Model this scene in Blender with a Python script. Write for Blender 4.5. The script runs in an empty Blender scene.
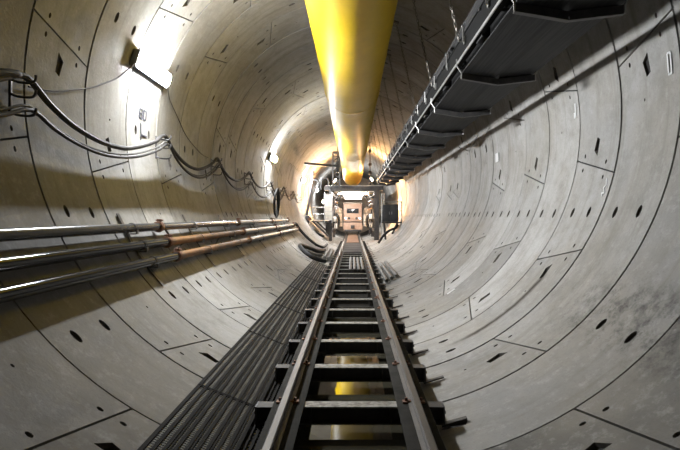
import bpy, bmesh, math, random
from mathutils import Vector, Matrix
from mathutils.geometry import delaunay_2d_cdt
PI = math.pi
rnd = random.Random(7)
sc = bpy.context.scene
COL = sc.collection
R = 2.8                    # inner radius of the lining, axis at z = R, invert at z = 0
CAMZ = 1.68
F_PX = 525.0
ORD = ("first second third fourth fifth sixth seventh eighth ninth tenth eleventh twelfth thirteenth fourteenth fifteenth sixteenth "
       "seventeenth eighteenth nineteenth twentieth twenty-first twenty-second twenty-third twenty-fourth twenty-fifth twenty-sixth "
       "twenty-seventh twenty-eighth twenty-ninth thirtieth thirty-first thirty-second").split()

# ------------------------------------------------------------------ materials
def mat(name, col, rough=0.6, metal=0.0, col2=None, scale=8.0, contrast=(0.35, 0.65), bump=0.0, bscale=60.0, spec=0.5,
        rough2=None, stretch=(1, 1, 1), detail=6.0):
    m = bpy.data.materials.new(name); m.use_nodes = True
    nt = m.node_tree; b = nt.nodes['Principled BSDF']
    b.inputs['Base Color'].default_value = (*col, 1); b.inputs['Roughness'].default_value = rough
    b.inputs['Metallic'].default_value = metal; b.inputs['Specular IOR Level'].default_value = spec
    tc = nt.nodes.new('ShaderNodeTexCoord'); mp = nt.nodes.new('ShaderNodeMapping')
    mp.inputs['Scale'].default_value = stretch
    nt.links.new(tc.outputs['Object'], mp.inputs['Vector'])
    if col2 is not None or rough2 is not None:
        n = nt.nodes.new('ShaderNodeTexNoise'); n.inputs['Scale'].default_value = scale; n.inputs['Detail'].default_value = detail
        n.inputs['Roughness'].default_value = 0.65
        nt.links.new(mp.outputs[0], n.inputs['Vector'])
        mr = nt.nodes.new('ShaderNodeMapRange'); mr.inputs['From Min'].default_value = contrast[0]; mr.inputs['From Max'].default_value = contrast[1]
        nt.links.new(n.outputs['Fac'], mr.inputs['Value'])
        if col2 is not None:
            mx = nt.nodes.new('ShaderNodeMix'); mx.data_type = 'RGBA'
            mx.inputs['A'].default_value = (*col, 1); mx.inputs['B'].default_value = (*col2, 1)
            nt.links.new(mr.outputs[0], mx.inputs['Factor']); nt.links.new(mx.outputs['Result'], b.inputs['Base Color'])
        if rough2 is not None:
            r2 = nt.nodes.new('ShaderNodeMapRange'); r2.inputs['To Min'].default_value = rough; r2.inputs['To Max'].default_value = rough2
            nt.links.new(mr.outputs[0], r2.inputs['Value']); nt.links.new(r2.outputs[0], b.inputs['Roughness'])
    if bump:
        n2 = nt.nodes.new('ShaderNodeTexNoise'); n2.inputs['Scale'].default_value = bscale; n2.inputs['Detail'].default_value = 4
        nt.links.new(mp.outputs[0], n2.inputs['Vector'])
        bp = nt.nodes.new('ShaderNodeBump'); bp.inputs['Strength'].default_value = bump; bp.inputs['Distance'].default_value = 0.02
        nt.links.new(n2.outputs['Fac'], bp.inputs['Height']); nt.links.new(bp.outputs[0], b.inputs['Normal'])
    return m

def emit(name, col, strength):
    m = bpy.data.materials.new(name); m.use_nodes = True
    b = m.node_tree.nodes['Principled BSDF']
    b.inputs['Base Color'].default_value = (0.8, 0.8, 0.8, 1); b.inputs['Emission Color'].default_value = (*col, 1)
    b.inputs['Emission Strength'].default_value = strength; b.inputs['Roughness'].default_value = 0.4
    return m

def concrete_material():
    m = bpy.data.materials.new('precast_concrete'); m.use_nodes = True
    nt = m.node_tree; N = nt.nodes; L = nt.links; b = N['Principled BSDF']
    tc = N.new('ShaderNodeTexCoord')
    def noise(scale, detail=6, rough=0.6, stretch=None):
        n = N.new('ShaderNodeTexNoise'); n.inputs['Scale'].default_value = scale; n.inputs['Detail'].default_value = detail
        n.inputs['Roughness'].default_value = rough
        if stretch:
            mp = N.new('ShaderNodeMapping'); mp.inputs['Scale'].default_value = stretch
            L.new(tc.outputs['Object'], mp.inputs['Vector']); L.new(mp.outputs[0], n.inputs['Vector'])
        else:
            L.new(tc.outputs['Object'], n.inputs['Vector'])
        return n
    def ramp(sock, a, c, lo=0.0, hi=1.0):
        r = N.new('ShaderNodeMapRange'); r.inputs['From Min'].default_value = a; r.inputs['From Max'].default_value = c
        r.inputs['To Min'].default_value = lo; r.inputs['To Max'].default_value = hi
        L.new(sock, r.inputs['Value']); return r.outputs[0]
    def mix(f, A, B, blend='MIX'):
        x = N.new('ShaderNodeMix'); x.data_type = 'RGBA'; x.blend_type = blend
        if hasattr(f, 'node'): L.new(f, x.inputs['Factor'])
        else: x.inputs['Factor'].default_value = f
        for s, v in (('A', A), ('B', B)):
            if hasattr(v, 'node'): L.new(v, x.inputs[s])
            else: x.inputs[s].default_value = (*v, 1)
        return x.outputs['Result']
    def math_(op, a, b_=0.0):
        x = N.new('ShaderNodeMath'); x.operation = op
        for i, v in enumerate((a, b_)):
            if hasattr(v, 'node'): L.new(v, x.inputs[i])
            else: x.inputs[i].default_value = v
        return x.outputs[0]
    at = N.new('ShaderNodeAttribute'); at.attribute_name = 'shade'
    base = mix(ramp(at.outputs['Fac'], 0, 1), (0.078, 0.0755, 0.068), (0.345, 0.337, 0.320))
    c = mix(ramp(noise(0.7, 6).outputs['Fac'], 0.42, 0.62, 0, 0.6), base, (0.218, 0.198, 0.162))
    c = mix(ramp(noise(2.6, 10, 0.75).outputs['Fac'], 0.46, 0.66, 0, 0.55), c, (0.145, 0.137, 0.119))
    c = mix(ramp(noise(9, 8, 0.75).outputs['Fac'], 0.52, 0.7, 0, 0.5), c, (0.33, 0.322, 0.305))
    c = mix(ramp(noise(40, 6, 0.7).outputs['Fac'], 0.55, 0.75, 0, 0.5), c, (0.105, 0.098, 0.082))
    c = mix(ramp(noise(120, 3, 0.6).outputs['Fac'], 0.62, 0.72, 0, 0.5), c, (0.07, 0.066, 0.056))
    # damp run-down streaks (long round the ring, narrow along it)
    c = mix(ramp(noise(1.0, 5, 0.6, (0.5, 9, 0.5)).outputs['Fac'], 0.52, 0.75, 0, 0.5), c, (0.118, 0.105, 0.08))
    # one long rust run at the sixth metre of the wall, and a grimy patch in front of it
    sx = N.new('ShaderNodeSeparateXYZ'); L.new(tc.outputs['Object'], sx.inputs[0])
    th = math_('ARCTAN2', sx.outputs['X'], math_('SUBTRACT', R, sx.outputs['Z']))
    wob = math_('MULTIPLY', math_('SUBTRACT', noise(2.5, 4).outputs['Fac'], 0.5), 0.12)
    dy = math_('ABSOLUTE', math_('SUBTRACT', math_('ADD', sx.outputs['Y'], wob), 5.95))
    band = math_('SUBTRACT', 1.0, ramp(dy, 0.012, 0.075))
    thm = math_('MULTIPLY', ramp(th, math.radians(22), math.radians(29)), math_('SUBTRACT', 1.0, ramp(th, math.radians(49.5), math.radians(51.5))))
    c = mix(math_('MULTIPLY', math_('MULTIPLY', band, thm), 0.95), c, (0.022, 0.015, 0.008))
    gr = math_('MULTIPLY', ramp(math_('ABSOLUTE', math_('SUBTRACT', th, math.radians(48))), math.radians(9), math.radians(3)), ramp(noise(5, 8, 0.75).outputs['Fac'], 0.45, 0.65, 0, 0.85))
    gr = math_('MULTIPLY', gr, ramp(sx.outputs['Y'], 5.5, 4.2))
    c = mix(gr, c, (0.022, 0.021, 0.018))
    L.new(c, b.inputs['Base Color'])
    L.new(ramp(noise(4, 6).outputs['Fac'], 0.3, 0.7, 0.6, 0.85), b.inputs['Roughness'])
    b.inputs['Specular IOR Level'].default_value = 0.22
    bp = N.new('ShaderNodeBump'); bp.inputs['Strength'].default_value = 0.15; bp.inputs['Distance'].default_value = 0.02
    L.new(noise(30, 3).outputs['Fac'], bp.inputs['Height']); L.new(bp.outputs[0], b.inputs['Normal'])
    return m

M = {
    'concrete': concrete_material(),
    'pocket': mat('pocket_concrete', (0.05, 0.044, 0.036), 0.9, col2=(0.085, 0.075, 0.06), scale=20),  # darker brown tone inside the bolt pockets
    'gap': mat('joint_gasket', (0.014, 0.013, 0.012), 0.9),
    'water': mat('standing_water', (0.035, 0.032, 0.022), 0.03, spec=1.0, bump=0.02, bscale=9),
    'rail': mat('rail_steel', (0.045, 0.041, 0.036), 0.6, 0.3, col2=(0.065, 0.057, 0.048), scale=14, bump=0.1, rough2=0.6),
    'baseplate': mat('dark_base_plate', (0.034, 0.032, 0.028), 0.85, 0.0, spec=0.1, col2=(0.02, 0.019, 0.016), scale=6, bump=0.1),  # shade beside the rail put into the dark plate colour
    'railhead': mat('worn_rail_steel', (0.115, 0.106, 0.092), 0.5, 0.5, col2=(0.075, 0.066, 0.056), scale=18, rough2=0.5, stretch=(1, 0.15, 1)),
    'sleeper': mat('sleeper_steel', (0.028, 0.026, 0.023), 0.65, 0.3, col2=(0.055, 0.049, 0.04), scale=12, bump=0.15),
    'flange': mat('lit_flange_steel', (0.25, 0.24, 0.21), 0.7, 0.15, col2=(0.09, 0.078, 0.062), scale=16, contrast=(0.42, 0.62), bump=0.2),  # paler than the beam: lamp light on the top flange put into its colour
    'dark': mat('dark_steel', (0.045, 0.045, 0.047), 0.5, 0.5, col2=(0.085, 0.08, 0.075), scale=9),
    'grate': mat('walkway_steel', (0.007, 0.0065, 0.006), 0.9, 0.0, spec=0.15, col2=(0.013, 0.012, 0.010), scale=5),
    'gratebar': mat('walkway_cross_bar_steel', (0.15, 0.145, 0.128), 0.65, 0.0, spec=0.2, col2=(0.09, 0.084, 0.07), scale=4),
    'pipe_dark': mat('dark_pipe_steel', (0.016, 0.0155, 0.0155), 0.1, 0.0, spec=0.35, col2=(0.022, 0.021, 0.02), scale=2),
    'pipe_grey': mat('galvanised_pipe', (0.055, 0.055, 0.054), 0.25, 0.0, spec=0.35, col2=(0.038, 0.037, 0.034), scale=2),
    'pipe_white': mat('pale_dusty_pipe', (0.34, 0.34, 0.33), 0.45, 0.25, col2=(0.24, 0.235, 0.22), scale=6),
    'pipe_rust': mat('rusty_pipe', (0.26, 0.12, 0.032), 0.55, 0.35, col2=(0.09, 0.055, 0.03), scale=7, stretch=(1, 0.5, 1), bump=0.15),
    'rust': mat('rusty_coupling', (0.11, 0.05, 0.03), 0.7, 0.3, col2=(0.17, 0.085, 0.05), scale=30, bump=0.25),
    'yellow': mat('yellow_duct_fabric', (0.60, 0.395, 0.004), 0.46, 0.0, col2=(0.50, 0.325, 0.006), scale=2.2, bump=0.12, bscale=5, spec=0.22, stretch=(1, 0.5, 1)),
    'yellow_golden': mat('golden_duct_fabric', (0.60, 0.40, 0.03), 0.45, 0.0, col2=(0.48, 0.31, 0.05), scale=4, bump=0.15, bscale=9),  # warm far-end light put into this golden tint
    'rubber': mat('black_rubber', (0.010, 0.010, 0.0105), 0.65, spec=0.25, col2=(0.024, 0.023, 0.022), scale=6),
    'belt': mat('conveyor_belt_rubber', (0.005, 0.005, 0.0052), 0.6, spec=0.2, col2=(0.022, 0.0215, 0.021), scale=3, stretch=(14, 0.25, 14), contrast=(0.42, 0.6)),
    'cable_black': mat('black_cable_sheath', (0.012, 0.011, 0.010), 0.65, spec=0.25, col2=(0.022, 0.02, 0.017), scale=6),
    'cable_grey': mat('dusty_grey_cable_sheath', (0.075, 0.072, 0.066), 0.7, spec=0.2, col2=(0.045, 0.043, 0.039), scale=5),
    'cable_white': mat('pale_wire', (0.55, 0.55, 0.54), 0.5),
    'galv': mat('galvanised_steel', (0.45, 0.45, 0.44), 0.4, 0.7, col2=(0.33, 0.32, 0.3), scale=12),
    'chain': mat('chain_steel', (0.2, 0.19, 0.17), 0.5, 0.7, col2=(0.12, 0.1, 0.08), scale=20),
    'stringer': mat('black_stringer', (0.005, 0.005, 0.005), 0.8, spec=0.08, col2=(0.009, 0.009, 0.008), scale=6),  # near-black web colour stands in for the shaded open inside of the conveyor
    'lamp_body': mat('lamp_housing_plastic', (0.13, 0.14, 0.16), 0.5),
    'channel': mat('pale_steel_channel', (0.13, 0.126, 0.115), 0.65, 0.0, spec=0.25, col2=(0.09, 0.086, 0.077), scale=7),
    'gantry': mat('gantry_grey_paint', (0.035, 0.035, 0.038), 0.6, 0.1, spec=0.25, col2=(0.07, 0.064, 0.058), scale=6),
    'gantry_light': mat('gantry_pale_paint', (0.55, 0.52, 0.46), 0.5, 0.0, col2=(0.43, 0.39, 0.32), scale=5),
    'cream': mat('cream_machine_paint', (0.66, 0.55, 0.42), 0.5, 0.0, col2=(0.52, 0.40, 0.28), scale=5),
    'wagon': mat('salmon_wagon_paint', (0.62, 0.40, 0.28), 0.5, 0.0, col2=(0.5, 0.3, 0.2), scale=5),
    'glass': mat('dark_cab_glass', (0.02, 0.025, 0.03), 0.08, spec=0.8),
    'cabinet': mat('charcoal_cabinet_paint', (0.028, 0.03, 0.033), 0.45, 0.1, col2=(0.05, 0.05, 0.052), scale=4),
    'plate': mat('deck_plate_steel', (0.014, 0.013, 0.013), 0.8, 0.0, spec=0.12, col2=(0.026, 0.023, 0.022), scale=7, bump=0.2),
    'plate_warm': mat('warm_lit_boards', (0.20, 0.115, 0.07), 0.75, 0.0, spec=0.15, col2=(0.13, 0.075, 0.045), scale=6),  # warm gantry light put into the board colour
    'paint_dark': mat('dark_stencil_paint', (0.03, 0.03, 0.045), 0.7),
    'paint_white': mat('white_chalk_paint', (0.52, 0.52, 0.51), 0.8),
    'paper': mat('white_paper_label', (0.62, 0.62, 0.61), 0.8),
    'orange': mat('orange_hose', (0.45, 0.2, 0.05), 0.5),
    'tube_cool': emit('cool_tube_light', (0.93, 0.96, 1.0), 870.0),
    'tube_deck': emit('deck_tube_light', (1.0, 0.90, 0.82), 240.0),
    'tube_warm': emit('warm_flood_lens', (1.0, 0.56, 0.24), 4300.0),
    'tube_cab': emit('headlamp_lens', (1.0, 0.93, 0.85), 8.0),
}

# ------------------------------------------------------------------ mesh builder
class MB:
    def __init__(self):
        self.v = []; self.f = []; self.mi = []; self.cur = 0
    def add(self, vs, fs):
        o = len(self.v); self.v += [tuple(p) for p in vs]; self.f += [tuple(i + o for i in q) for q in fs]; self.mi += [self.cur] * len(fs)
        return self
    def slot(self, i): self.cur = i; return self
    def box(self, c, s, rot=None, bev=0.0):
        hx, hy, hz = s[0] / 2, s[1] / 2, s[2] / 2
        if bev <= 0:
            vs = [(-hx, -hy, -hz), (hx, -hy, -hz), (hx, hy, -hz), (-hx, hy, -hz), (-hx, -hy, hz), (hx, -hy, hz), (hx, hy, hz), (-hx, hy, hz)]
            fs = [(0, 3, 2, 1), (4, 5, 6, 7), (0, 1, 5, 4), (1, 2, 6, 5), (2, 3, 7, 6), (3, 0, 4, 7)]
        else:
            bm = bmesh.new(); bmesh.ops.create_cube(bm, size=1)
            for v in bm.verts: v.co = Vector((v.co.x * s[0], v.co.y * s[1], v.co.z * s[2]))
            bmesh.ops.bevel(bm, geom=bm.edges[:], offset=bev, segments=2, affect='EDGES', profile=0.6)
            bm.verts.index_update(); vs = [v.co[:] for v in bm.verts]; fs = [[v.index for v in f.verts] for f in bm.faces]; bm.free()
        m = rot if rot is not None else Matrix.Identity(3)
        c = Vector(c)
        return self.add([c + m @ Vector(p) for p in vs], fs)
    def cyl(self, p0, p1, r, n=12, r1=None, caps=True):
        p0, p1 = Vector(p0), Vector(p1); d = (p1 - p0).normalized()
        u = d.cross(Vector((0, 0, 1)) if abs(d.z) < 0.9 else Vector((1, 0, 0))).normalized(); w = d.cross(u)
        r1 = r if r1 is None else r1
        vs = [p + (u * math.cos(2 * PI * i / n) + w * math.sin(2 * PI * i / n)) * q for p, q in ((p0, r), (p1, r1)) for i in range(n)]
        fs = [(i, (i + 1) % n, n + (i + 1) % n, n + i) for i in range(n)]
        if caps: fs += [tuple(range(n - 1, -1, -1)), tuple(range(n, 2 * n))]
        return self.add(vs, fs)
    def lathe(self, p0, d, prof, n=20):
        """prof: list of (distance along d, radius)"""
        p0, d = Vector(p0), Vector(d).normalized()
        u = d.cross(Vector((0, 0, 1)) if abs(d.z) < 0.9 else Vector((1, 0, 0))).normalized(); w = d.cross(u)
        vs = [p0 + d * t + (u * math.cos(2 * PI * i / n) + w * math.sin(2 * PI * i / n)) * q for t, q in prof for i in range(n)]
        fs = []
        for k in range(len(prof) - 1):
            fs += [(k * n + i, k * n + (i + 1) % n, (k + 1) * n + (i + 1) % n, (k + 1) * n + i) for i in range(n)]
        fs += [tuple(range(n - 1, -1, -1)), tuple(range((len(prof) - 1) * n, len(prof) * n))]
        return self.add(vs, fs)
    def tube(self, pts, r, n=8, closed=False):
        pts = [Vector(p) for p in pts]; m = len(pts); vs = []; u = None
        for i, p in enumerate(pts):
            if closed: d = (pts[(i + 1) % m] - pts[i - 1]).normalized()
            else: d = (pts[min(i + 1, m - 1)] - pts[max(i - 1, 0)]).normalized()
            if u is None: u = d.cross(Vector((0, 0, 1)) if abs(d.z) < 0.9 else Vector((1, 0, 0))).normalized()
            else: u = (u - d * u.dot(d)).normalized()
            w = d.cross(u); rr = r[i] if isinstance(r, (list, tuple)) else r
            vs += [p + (u * math.cos(2 * PI * k / n) + w * math.sin(2 * PI * k / n)) * rr for k in range(n)]
        fs = []
        for i in range(m if closed else m - 1):
            j = (i + 1) % m
            fs += [(i * n + k, i * n + (k + 1) % n, j * n + (k + 1) % n, j * n + k) for k in range(n)]
        if not closed: fs += [tuple(range(n - 1, -1, -1)), tuple(range((m - 1) * n, m * n))]
        return self.add(vs, fs)
    def prism(self, prof, y0, y1, caps=True):
        """prof: closed (x, z) outline, counter-clockwise seen from -y; runs along y"""
        n = len(prof)
        vs = [(x, y0, z) for x, z in prof] + [(x, y1, z) for x, z in prof]
        fs = [(i, (i + 1) % n, n + (i + 1) % n, n + i) for i in range(n)]
        if caps: fs += [tuple(range(n - 1, -1, -1)), tuple(range(n, 2 * n))]
        return self.add(vs, fs)
    def build(self, name, mats, parent=None, loc=None, smooth=True, angle=35, label=None):
        me = bpy.data.meshes.new(name)
        off = Vector(loc) if loc is not None else (Vector(parent['_o']) if parent is not None else Vector((0, 0, 0)))
        me.from_pydata([Vector(p) - off for p in self.v], [], self.f); me.update()
        for m in (mats if isinstance(mats, (list, tuple)) else [mats]): me.materials.append(m)
        if len(set(self.mi)) > 1: me.polygons.foreach_set('material_index', self.mi)
        bm = bmesh.new(); bm.from_mesh(me); bmesh.ops.recalc_face_normals(bm, faces=bm.faces[:]); bm.to_mesh(me); bm.free()
        if smooth:
            me.polygons.foreach_set('use_smooth', [True] * len(me.polygons)); me.set_sharp_from_angle(angle=math.radians(angle))
        o = bpy.data.objects.new(name, me); COL.objects.link(o)
        if parent is not None: o.parent = parent; o['_o'] = parent['_o']
        else: o.location = off; o['_o'] = tuple(off)
        if label: o['label'] = label
        return o

def tag(o, label, cat, group=None, kind=None):
    o['label'] = label; o['category'] = cat
    if group: o['group'] = group
    if kind: o['kind'] = kind
    return o
def thing(name, loc, label, cat, group=None):
    o = bpy.data.objects.new(name, None); COL.objects.link(o); o.location = loc; o['_o'] = tuple(loc); o.empty_display_size = 0.2
    return tag(o, label, cat, group)
def dup(root, delta, label, group=None):
    r = root.copy(); COL.objects.link(r); r.location = root.location + Vector(delta); r['label'] = label
    r['_o'] = tuple(Vector(root['_o']) + Vector(delta))
    if group: r['group'] = group
    for ch in root.children:
        c = ch.copy(); COL.objects.link(c); c.parent = r; c['_o'] = r['_o']
        for g in ch.children:
            d = g.copy(); COL.objects.link(d); d.parent = c; d['_o'] = r['_o']
    return r
def structure(o): o['kind'] = 'structure'; return o

def wall(th_deg, y, inset=0.0):
    """point on the lining: angle from the invert (+ towards +x), distance y along the bore, pulled inwards by inset"""
    t = math.radians(th_deg); q = R - inset
    return Vector((q * math.sin(t), y, R - q * math.cos(t)))
def lin_z(x, inset=0.0):
    q = R - inset
    return R - math.sqrt(max(0.0, q * q - x * x))
def wall_rot(th_deg):
    """columns: along the circumference (growing angle), along y, inwards normal"""
    t = math.radians(th_deg)
    return Matrix(((math.cos(t), 0, -math.sin(t)), (0, 1, 0), (math.sin(t), 0, math.cos(t)))).copy()
def smooth_path(pts, n=8):
    pts = [Vector(p) for p in pts]; out = []
    for i in range(len(pts) - 1):
        p0 = pts[max(i - 1, 0)]; p1 = pts[i]; p2 = pts[i + 1]; p3 = pts[min(i + 2, len(pts) - 1)]
        for k in range(n):
            t = k / n
            out.append(0.5 * ((2 * p1) + (p2 - p0) * t + (2 * p0 - 5 * p1 + 4 * p2 - p3) * t * t + (3 * p1 - p0 - 3 * p2 + p3) * t ** 3))
    return out + [pts[-1]]

# ------------------------------------------------------------------ the lining
RING0 = 3.48
KEYS = {-1: 180, 0: 0, 1: 180, 2: 67.5, 3: -45, 4: 67.5, 5: -45, 6: 67.5}
CYC = [180, -45, 67.5, 0, -112.5, 67.5, -45, 112.5]
def ring_segments(k):
    K = KEYS.get(k, CYC[k % 8])
    e = [K + 11.25 + 67.5 * i for i in range(3)]
    edges = [(a, +1) for a in e] + [(K - 11.25 - 67.5 * i, -1) for i in (2, 1, 0)]   # growing angle round from the key
    segs = []
    for i in range(6):
        (a, ta), (b, tb) = edges[i], edges[(i + 1) % 6]
        while b < a: b += 360
        segs.append((a, ta, b, tb))
    return segs
def seg_polygon_mesh(mb, shades, k, seg, y0, y1, detail, lip):
    a, ta, b, tb = seg; tl = 2.25; mid = (a + b) / 2; D = math.radians
    gy, gs = 0.013, 0.009
    ya, yb = y0 + gy, y1 - gy
    def edge(c, t, f): return R * D(c + t * tl * (2 * f - 1))
    lo = [edge(a, ta, 0) + gs, edge(a, ta, 1) + gs]; hi = [edge(b, tb, 0) - gs, edge(b, tb, 1) - gs]
    n = max(4, int((b - a) / 2.8))
    vs = []; es = []
    for i in range(n + 1):
        t = i / n
        vs.append(Vector((lo[0] + (hi[0] - lo[0]) * t, ya))); vs.append(Vector((lo[1] + (hi[1] - lo[1]) * t, yb)))
    for i in range(n):
        es += [(2 * i, 2 * i + 2), (2 * i + 1, 2 * i + 3)]
    for i in range(n + 1): es.append((2 * i, 2 * i + 1))
    holes = []
    def poly(pts, depth):
        o = len(vs); vs.extend(Vector(p) for p in pts); es.extend((o + i, o + (i + 1) % len(pts)) for i in range(len(pts)))
        holes.append(([Vector(p) for p in pts], depth))
    def oval(thd, f, rs, ry, depth, m=12):
        s, y = R * D(thd), y0 + f * (y1 - y0)
        poly([(s + rs * math.cos(2 * PI * i / m), y + ry * math.sin(2 * PI * i / m)) for i in range(m)], depth)
    jit = lambda q: rnd.uniform(-q, q)
    if detail:
        for f in (0.285, 0.72):
            oval(mid + jit(0.15), f + jit(0.01), 0.062, 0.036, 0.05)
    if detail > 1:
        for c, t in ((a, ta), (b, tb)):
            side = 1 if c == a else -1
            for f in (0.235, 0.79):
                oval(c + t * tl * (2 * f - 1) + side * 1.75, f, 0.026, 0.018, 0.03, 8)
            outward = (side > 0) == (t > 0)      # wedge pocket on the side away from the key
            if outward and b - a > 30:
                f = 0.49; s0 = R * D(c + t * tl * (2 * f - 1)) + side * 0.12; yc = y0 + f
                poly([(s0, yc - 0.02), (s0 + side * 0.07, yc + 0.075), (s0 + side * 0.22, yc + 0.03), (s0 + side * 0.19, yc - 0.04)], 0.05)
        if b - a > 30:
            oval(mid + 22.6, 0.57, 0.016, 0.012, 0.03, 6)
    vo, eo, fo, _, _, _ = delaunay_2d_cdt(vs, es, [], 1, 1e-5)
    def inside(p, q):
        c = False; j = len(q) - 1
        for i in range(len(q)):
            if (q[i].y > p.y) != (q[j].y > p.y) and p.x < (q[j].x - q[i].x) * (p.y - q[i].y) / (q[j].y - q[i].y) + q[i].x: c = not c
            j = i
        return c
    P = lambda v, d=0.0: wall(math.degrees(v.x / R), v.y, -d - lip)
    fh = {}
    for i, f in enumerate(fo):
        cen = sum((vo[j] for j in f), Vector((0, 0))) / len(f)
        for h, (q, dep) in enumerate(holes):
            if inside(cen, q): fh[i] = h; break
    base = len(mb.v)
    mb.v += [tuple(P(v)) for v in vo]
    edge_use = {}
    for i, f in enumerate(fo):
        for j in range(len(f)):
            e = (f[j], f[(j + 1) % len(f)]); edge_use.setdefault((min(e), max(e)), []).append((i, e))
    extra = {}
    def deep(v, h):
        if (v, h) not in extra:
            q, dep = holes[h]; c = sum(q, Vector((0, 0))) / len(q)
            mb.v.append(tuple(P(c + (vo[v] - c) * 0.8, dep))); extra[(v, h)] = len(mb.v) - 1
        return extra[(v, h)]
    for i, f in enumerate(fo):
        if i in fh: mb.f.append(tuple(deep(v, fh[i]) for v in reversed(f))); mb.mi.append(1)
        else: mb.f.append(tuple(base + v for v in reversed(f))); mb.mi.append(0)
    skirt = {}
    def down(v):
        if v not in skirt:
            mb.v.append(tuple(P(vo[v], 0.036 - lip))); skirt[v] = len(mb.v) - 1
        return skirt[v]
    for key, us in edge_use.items():
        if len(us) == 1:
            i, (p, q) = us[0]; mb.f.append((base + p, base + q, down(q), down(p))); mb.mi.append(0)
        elif len(us) == 2 and (us[0][0] in fh) != (us[1][0] in fh):
            i, (p, q) = us[0] if us[0][0] not in fh else us[1]
            h = fh[us[1][0]] if us[0][0] not in fh else fh[us[0][0]]
            mb.f.append((base + p, base + q, deep(q, h), deep(p, h))); mb.mi.append(1)
    shades.append((base, len(mb.v), rnd.random()))
LAST = 47
shells = {n: (MB(), []) for n in ('floor', 'wall_left', 'wall_right', 'ceiling')}
for k in range(-8, LAST):
    y0 = RING0 + k
    lip = rnd.uniform(0.0, 0.014)      # rings never sit perfectly flush
    ringtone = rnd.random() * 0.25 + (0.5 if k >= 3 else 0.42 if k == 2 else 0.33 if k == 1 else 0.08 if k == 0 else 0.0)     # tone varies by ring; nearest rings also carry the light falloff as darker colour
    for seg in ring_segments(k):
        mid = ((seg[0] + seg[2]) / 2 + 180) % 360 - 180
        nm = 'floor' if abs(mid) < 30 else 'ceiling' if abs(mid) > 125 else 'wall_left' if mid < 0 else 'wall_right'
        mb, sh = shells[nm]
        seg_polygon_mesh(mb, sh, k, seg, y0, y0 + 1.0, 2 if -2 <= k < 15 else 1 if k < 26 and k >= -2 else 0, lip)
        b0, b1, s = sh[-1]; sh[-1] = (b0, b1, max(0.0, ringtone + s * 0.25 - (0.22 if nm == 'floor' else 0.0)))     # bottom segments darkened: weaker lamp light down there put into the tone
SHELL = {}
for nm, (mb, sh) in shells.items():
    me = bpy.data.meshes.new(nm); me.from_pydata(mb.v, [], mb.f); me.update()
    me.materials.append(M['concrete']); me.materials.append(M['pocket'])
    me.polygons.foreach_set('material_index', mb.mi)
    me.polygons.foreach_set('use_smooth', [True] * len(me.polygons)); me.set_sharp_from_angle(angle=math.radians(25))
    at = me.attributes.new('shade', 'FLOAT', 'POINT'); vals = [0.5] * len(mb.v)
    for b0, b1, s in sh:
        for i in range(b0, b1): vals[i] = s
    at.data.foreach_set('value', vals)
    o = bpy.data.objects.new(nm, me); COL.objects.link(o); o['_o'] = (0, 0, 0); SHELL[nm] = structure(o)
mb = MB(); n = 160
vs = [wall(360 * i / n, y, -0.034) for y in (RING0 - 8, RING0 + LAST) for i in range(n)]
mb.add(vs, [(i, (i + 1) % n, n + (i + 1) % n, n + i) for i in range(n)])
structure(mb.build('wall_backing', M['gap']))
# closed ends: the machine's bulkhead ahead, plain dark bore far behind the camera
mb = MB(); mb.cyl((0, RING0 + LAST - 0.3, R), (0, RING0 + LAST - 0.1, R), R - 0.01, 64); structure(mb.build('wall_end', M['cream']))
mb = MB(); mb.cyl((0, RING0 - 8.2, R), (0, RING0 - 8.0, R), R + 0.05, 64); structure(mb.build('wall_back', M['concrete']))

# marks painted on the segments (part of the lining)
def strokes(nm, shell, material, th, y, lines, w=0.016):
    """lines: polylines in metres, (circumference towards the crown, along the bore)"""
    mb = MB(); sg = 1 if th > 0 else -1
    for ln in lines:
        for (u0, v0), (u1, v1) in zip(ln, ln[1:]):
            L = math.hypot(u1 - u0, v1 - v0) or 1; nu, nv = -(v1 - v0) / L * w / 2, (u1 - u0) / L * w / 2
            q = [(u0 + nu, v0 + nv), (u1 + nu, v1 + nv), (u1 - nu, v1 - nv), (u0 - nu, v0 - nv)]
            top = [wall(th + sg * math.degrees(u / R), y + v, 0.004) for u, v in q]
            bot = [wall(th + sg * math.degrees(u / R), y + v, -0.002) for u, v in q]
            mb.add(top + bot, [(0, 1, 2, 3), (4, 5, 6, 7), (0, 1, 5, 4), (1, 2, 6, 5), (2, 3, 7, 6), (3, 0, 4, 7)])
    structure(mb.build(nm, material, SHELL[shell], smooth=False))
sq = lambda u, v, a, b: [(u, v), (u + a, v), (u + a, v + b), (u, v + b), (u, v)]
strokes('stencil_number', 'wall_left', M['paint_dark'], -93.6, 6.86, [sq(0, 0, .12, .09), sq(0, .13, .12, .09), [(.06, 0), (.06, .09)]], .02)
strokes('stencil_arrow', 'wall_left', M['paint_dark'], -88.2, 6.92, [[(-.02, 0), (.2, 0)], [(.05, 0), (.05, .2)]], .022)
strokes('chalk_digit', 'wall_right', M['paint_white'], 94.6, 4.60, [[(-.085, .05), (-.085, 0), (.1, 0), (.1, .045), (-.07, .045)]], .018)
strokes('chalk_scribble', 'wall_right', M['paint_white'], 73.2, 5.56, [[(-.1, .02), (-.06, .06), (-.06, 0), (0, .05), (.03, .01), (.1, .04)]], .014)
strokes('paper_label', 'wall_right', M['paper'], 90.6, 10.2, [[(-.085, 0), (.085, 0)]], .2)
strokes('chalk_mark', 'wall_right', M['paint_white'], 94.3, 6.56, [[(-.09, .02), (.09, .02)], [(-.09, .06), (-.02, .06)]], .03)
strokes('chalk_dash', 'wall_right', M['paint_white'], 33.6, 8.4, [[(-.05, 0), (.1, .0)]], .05)

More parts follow.
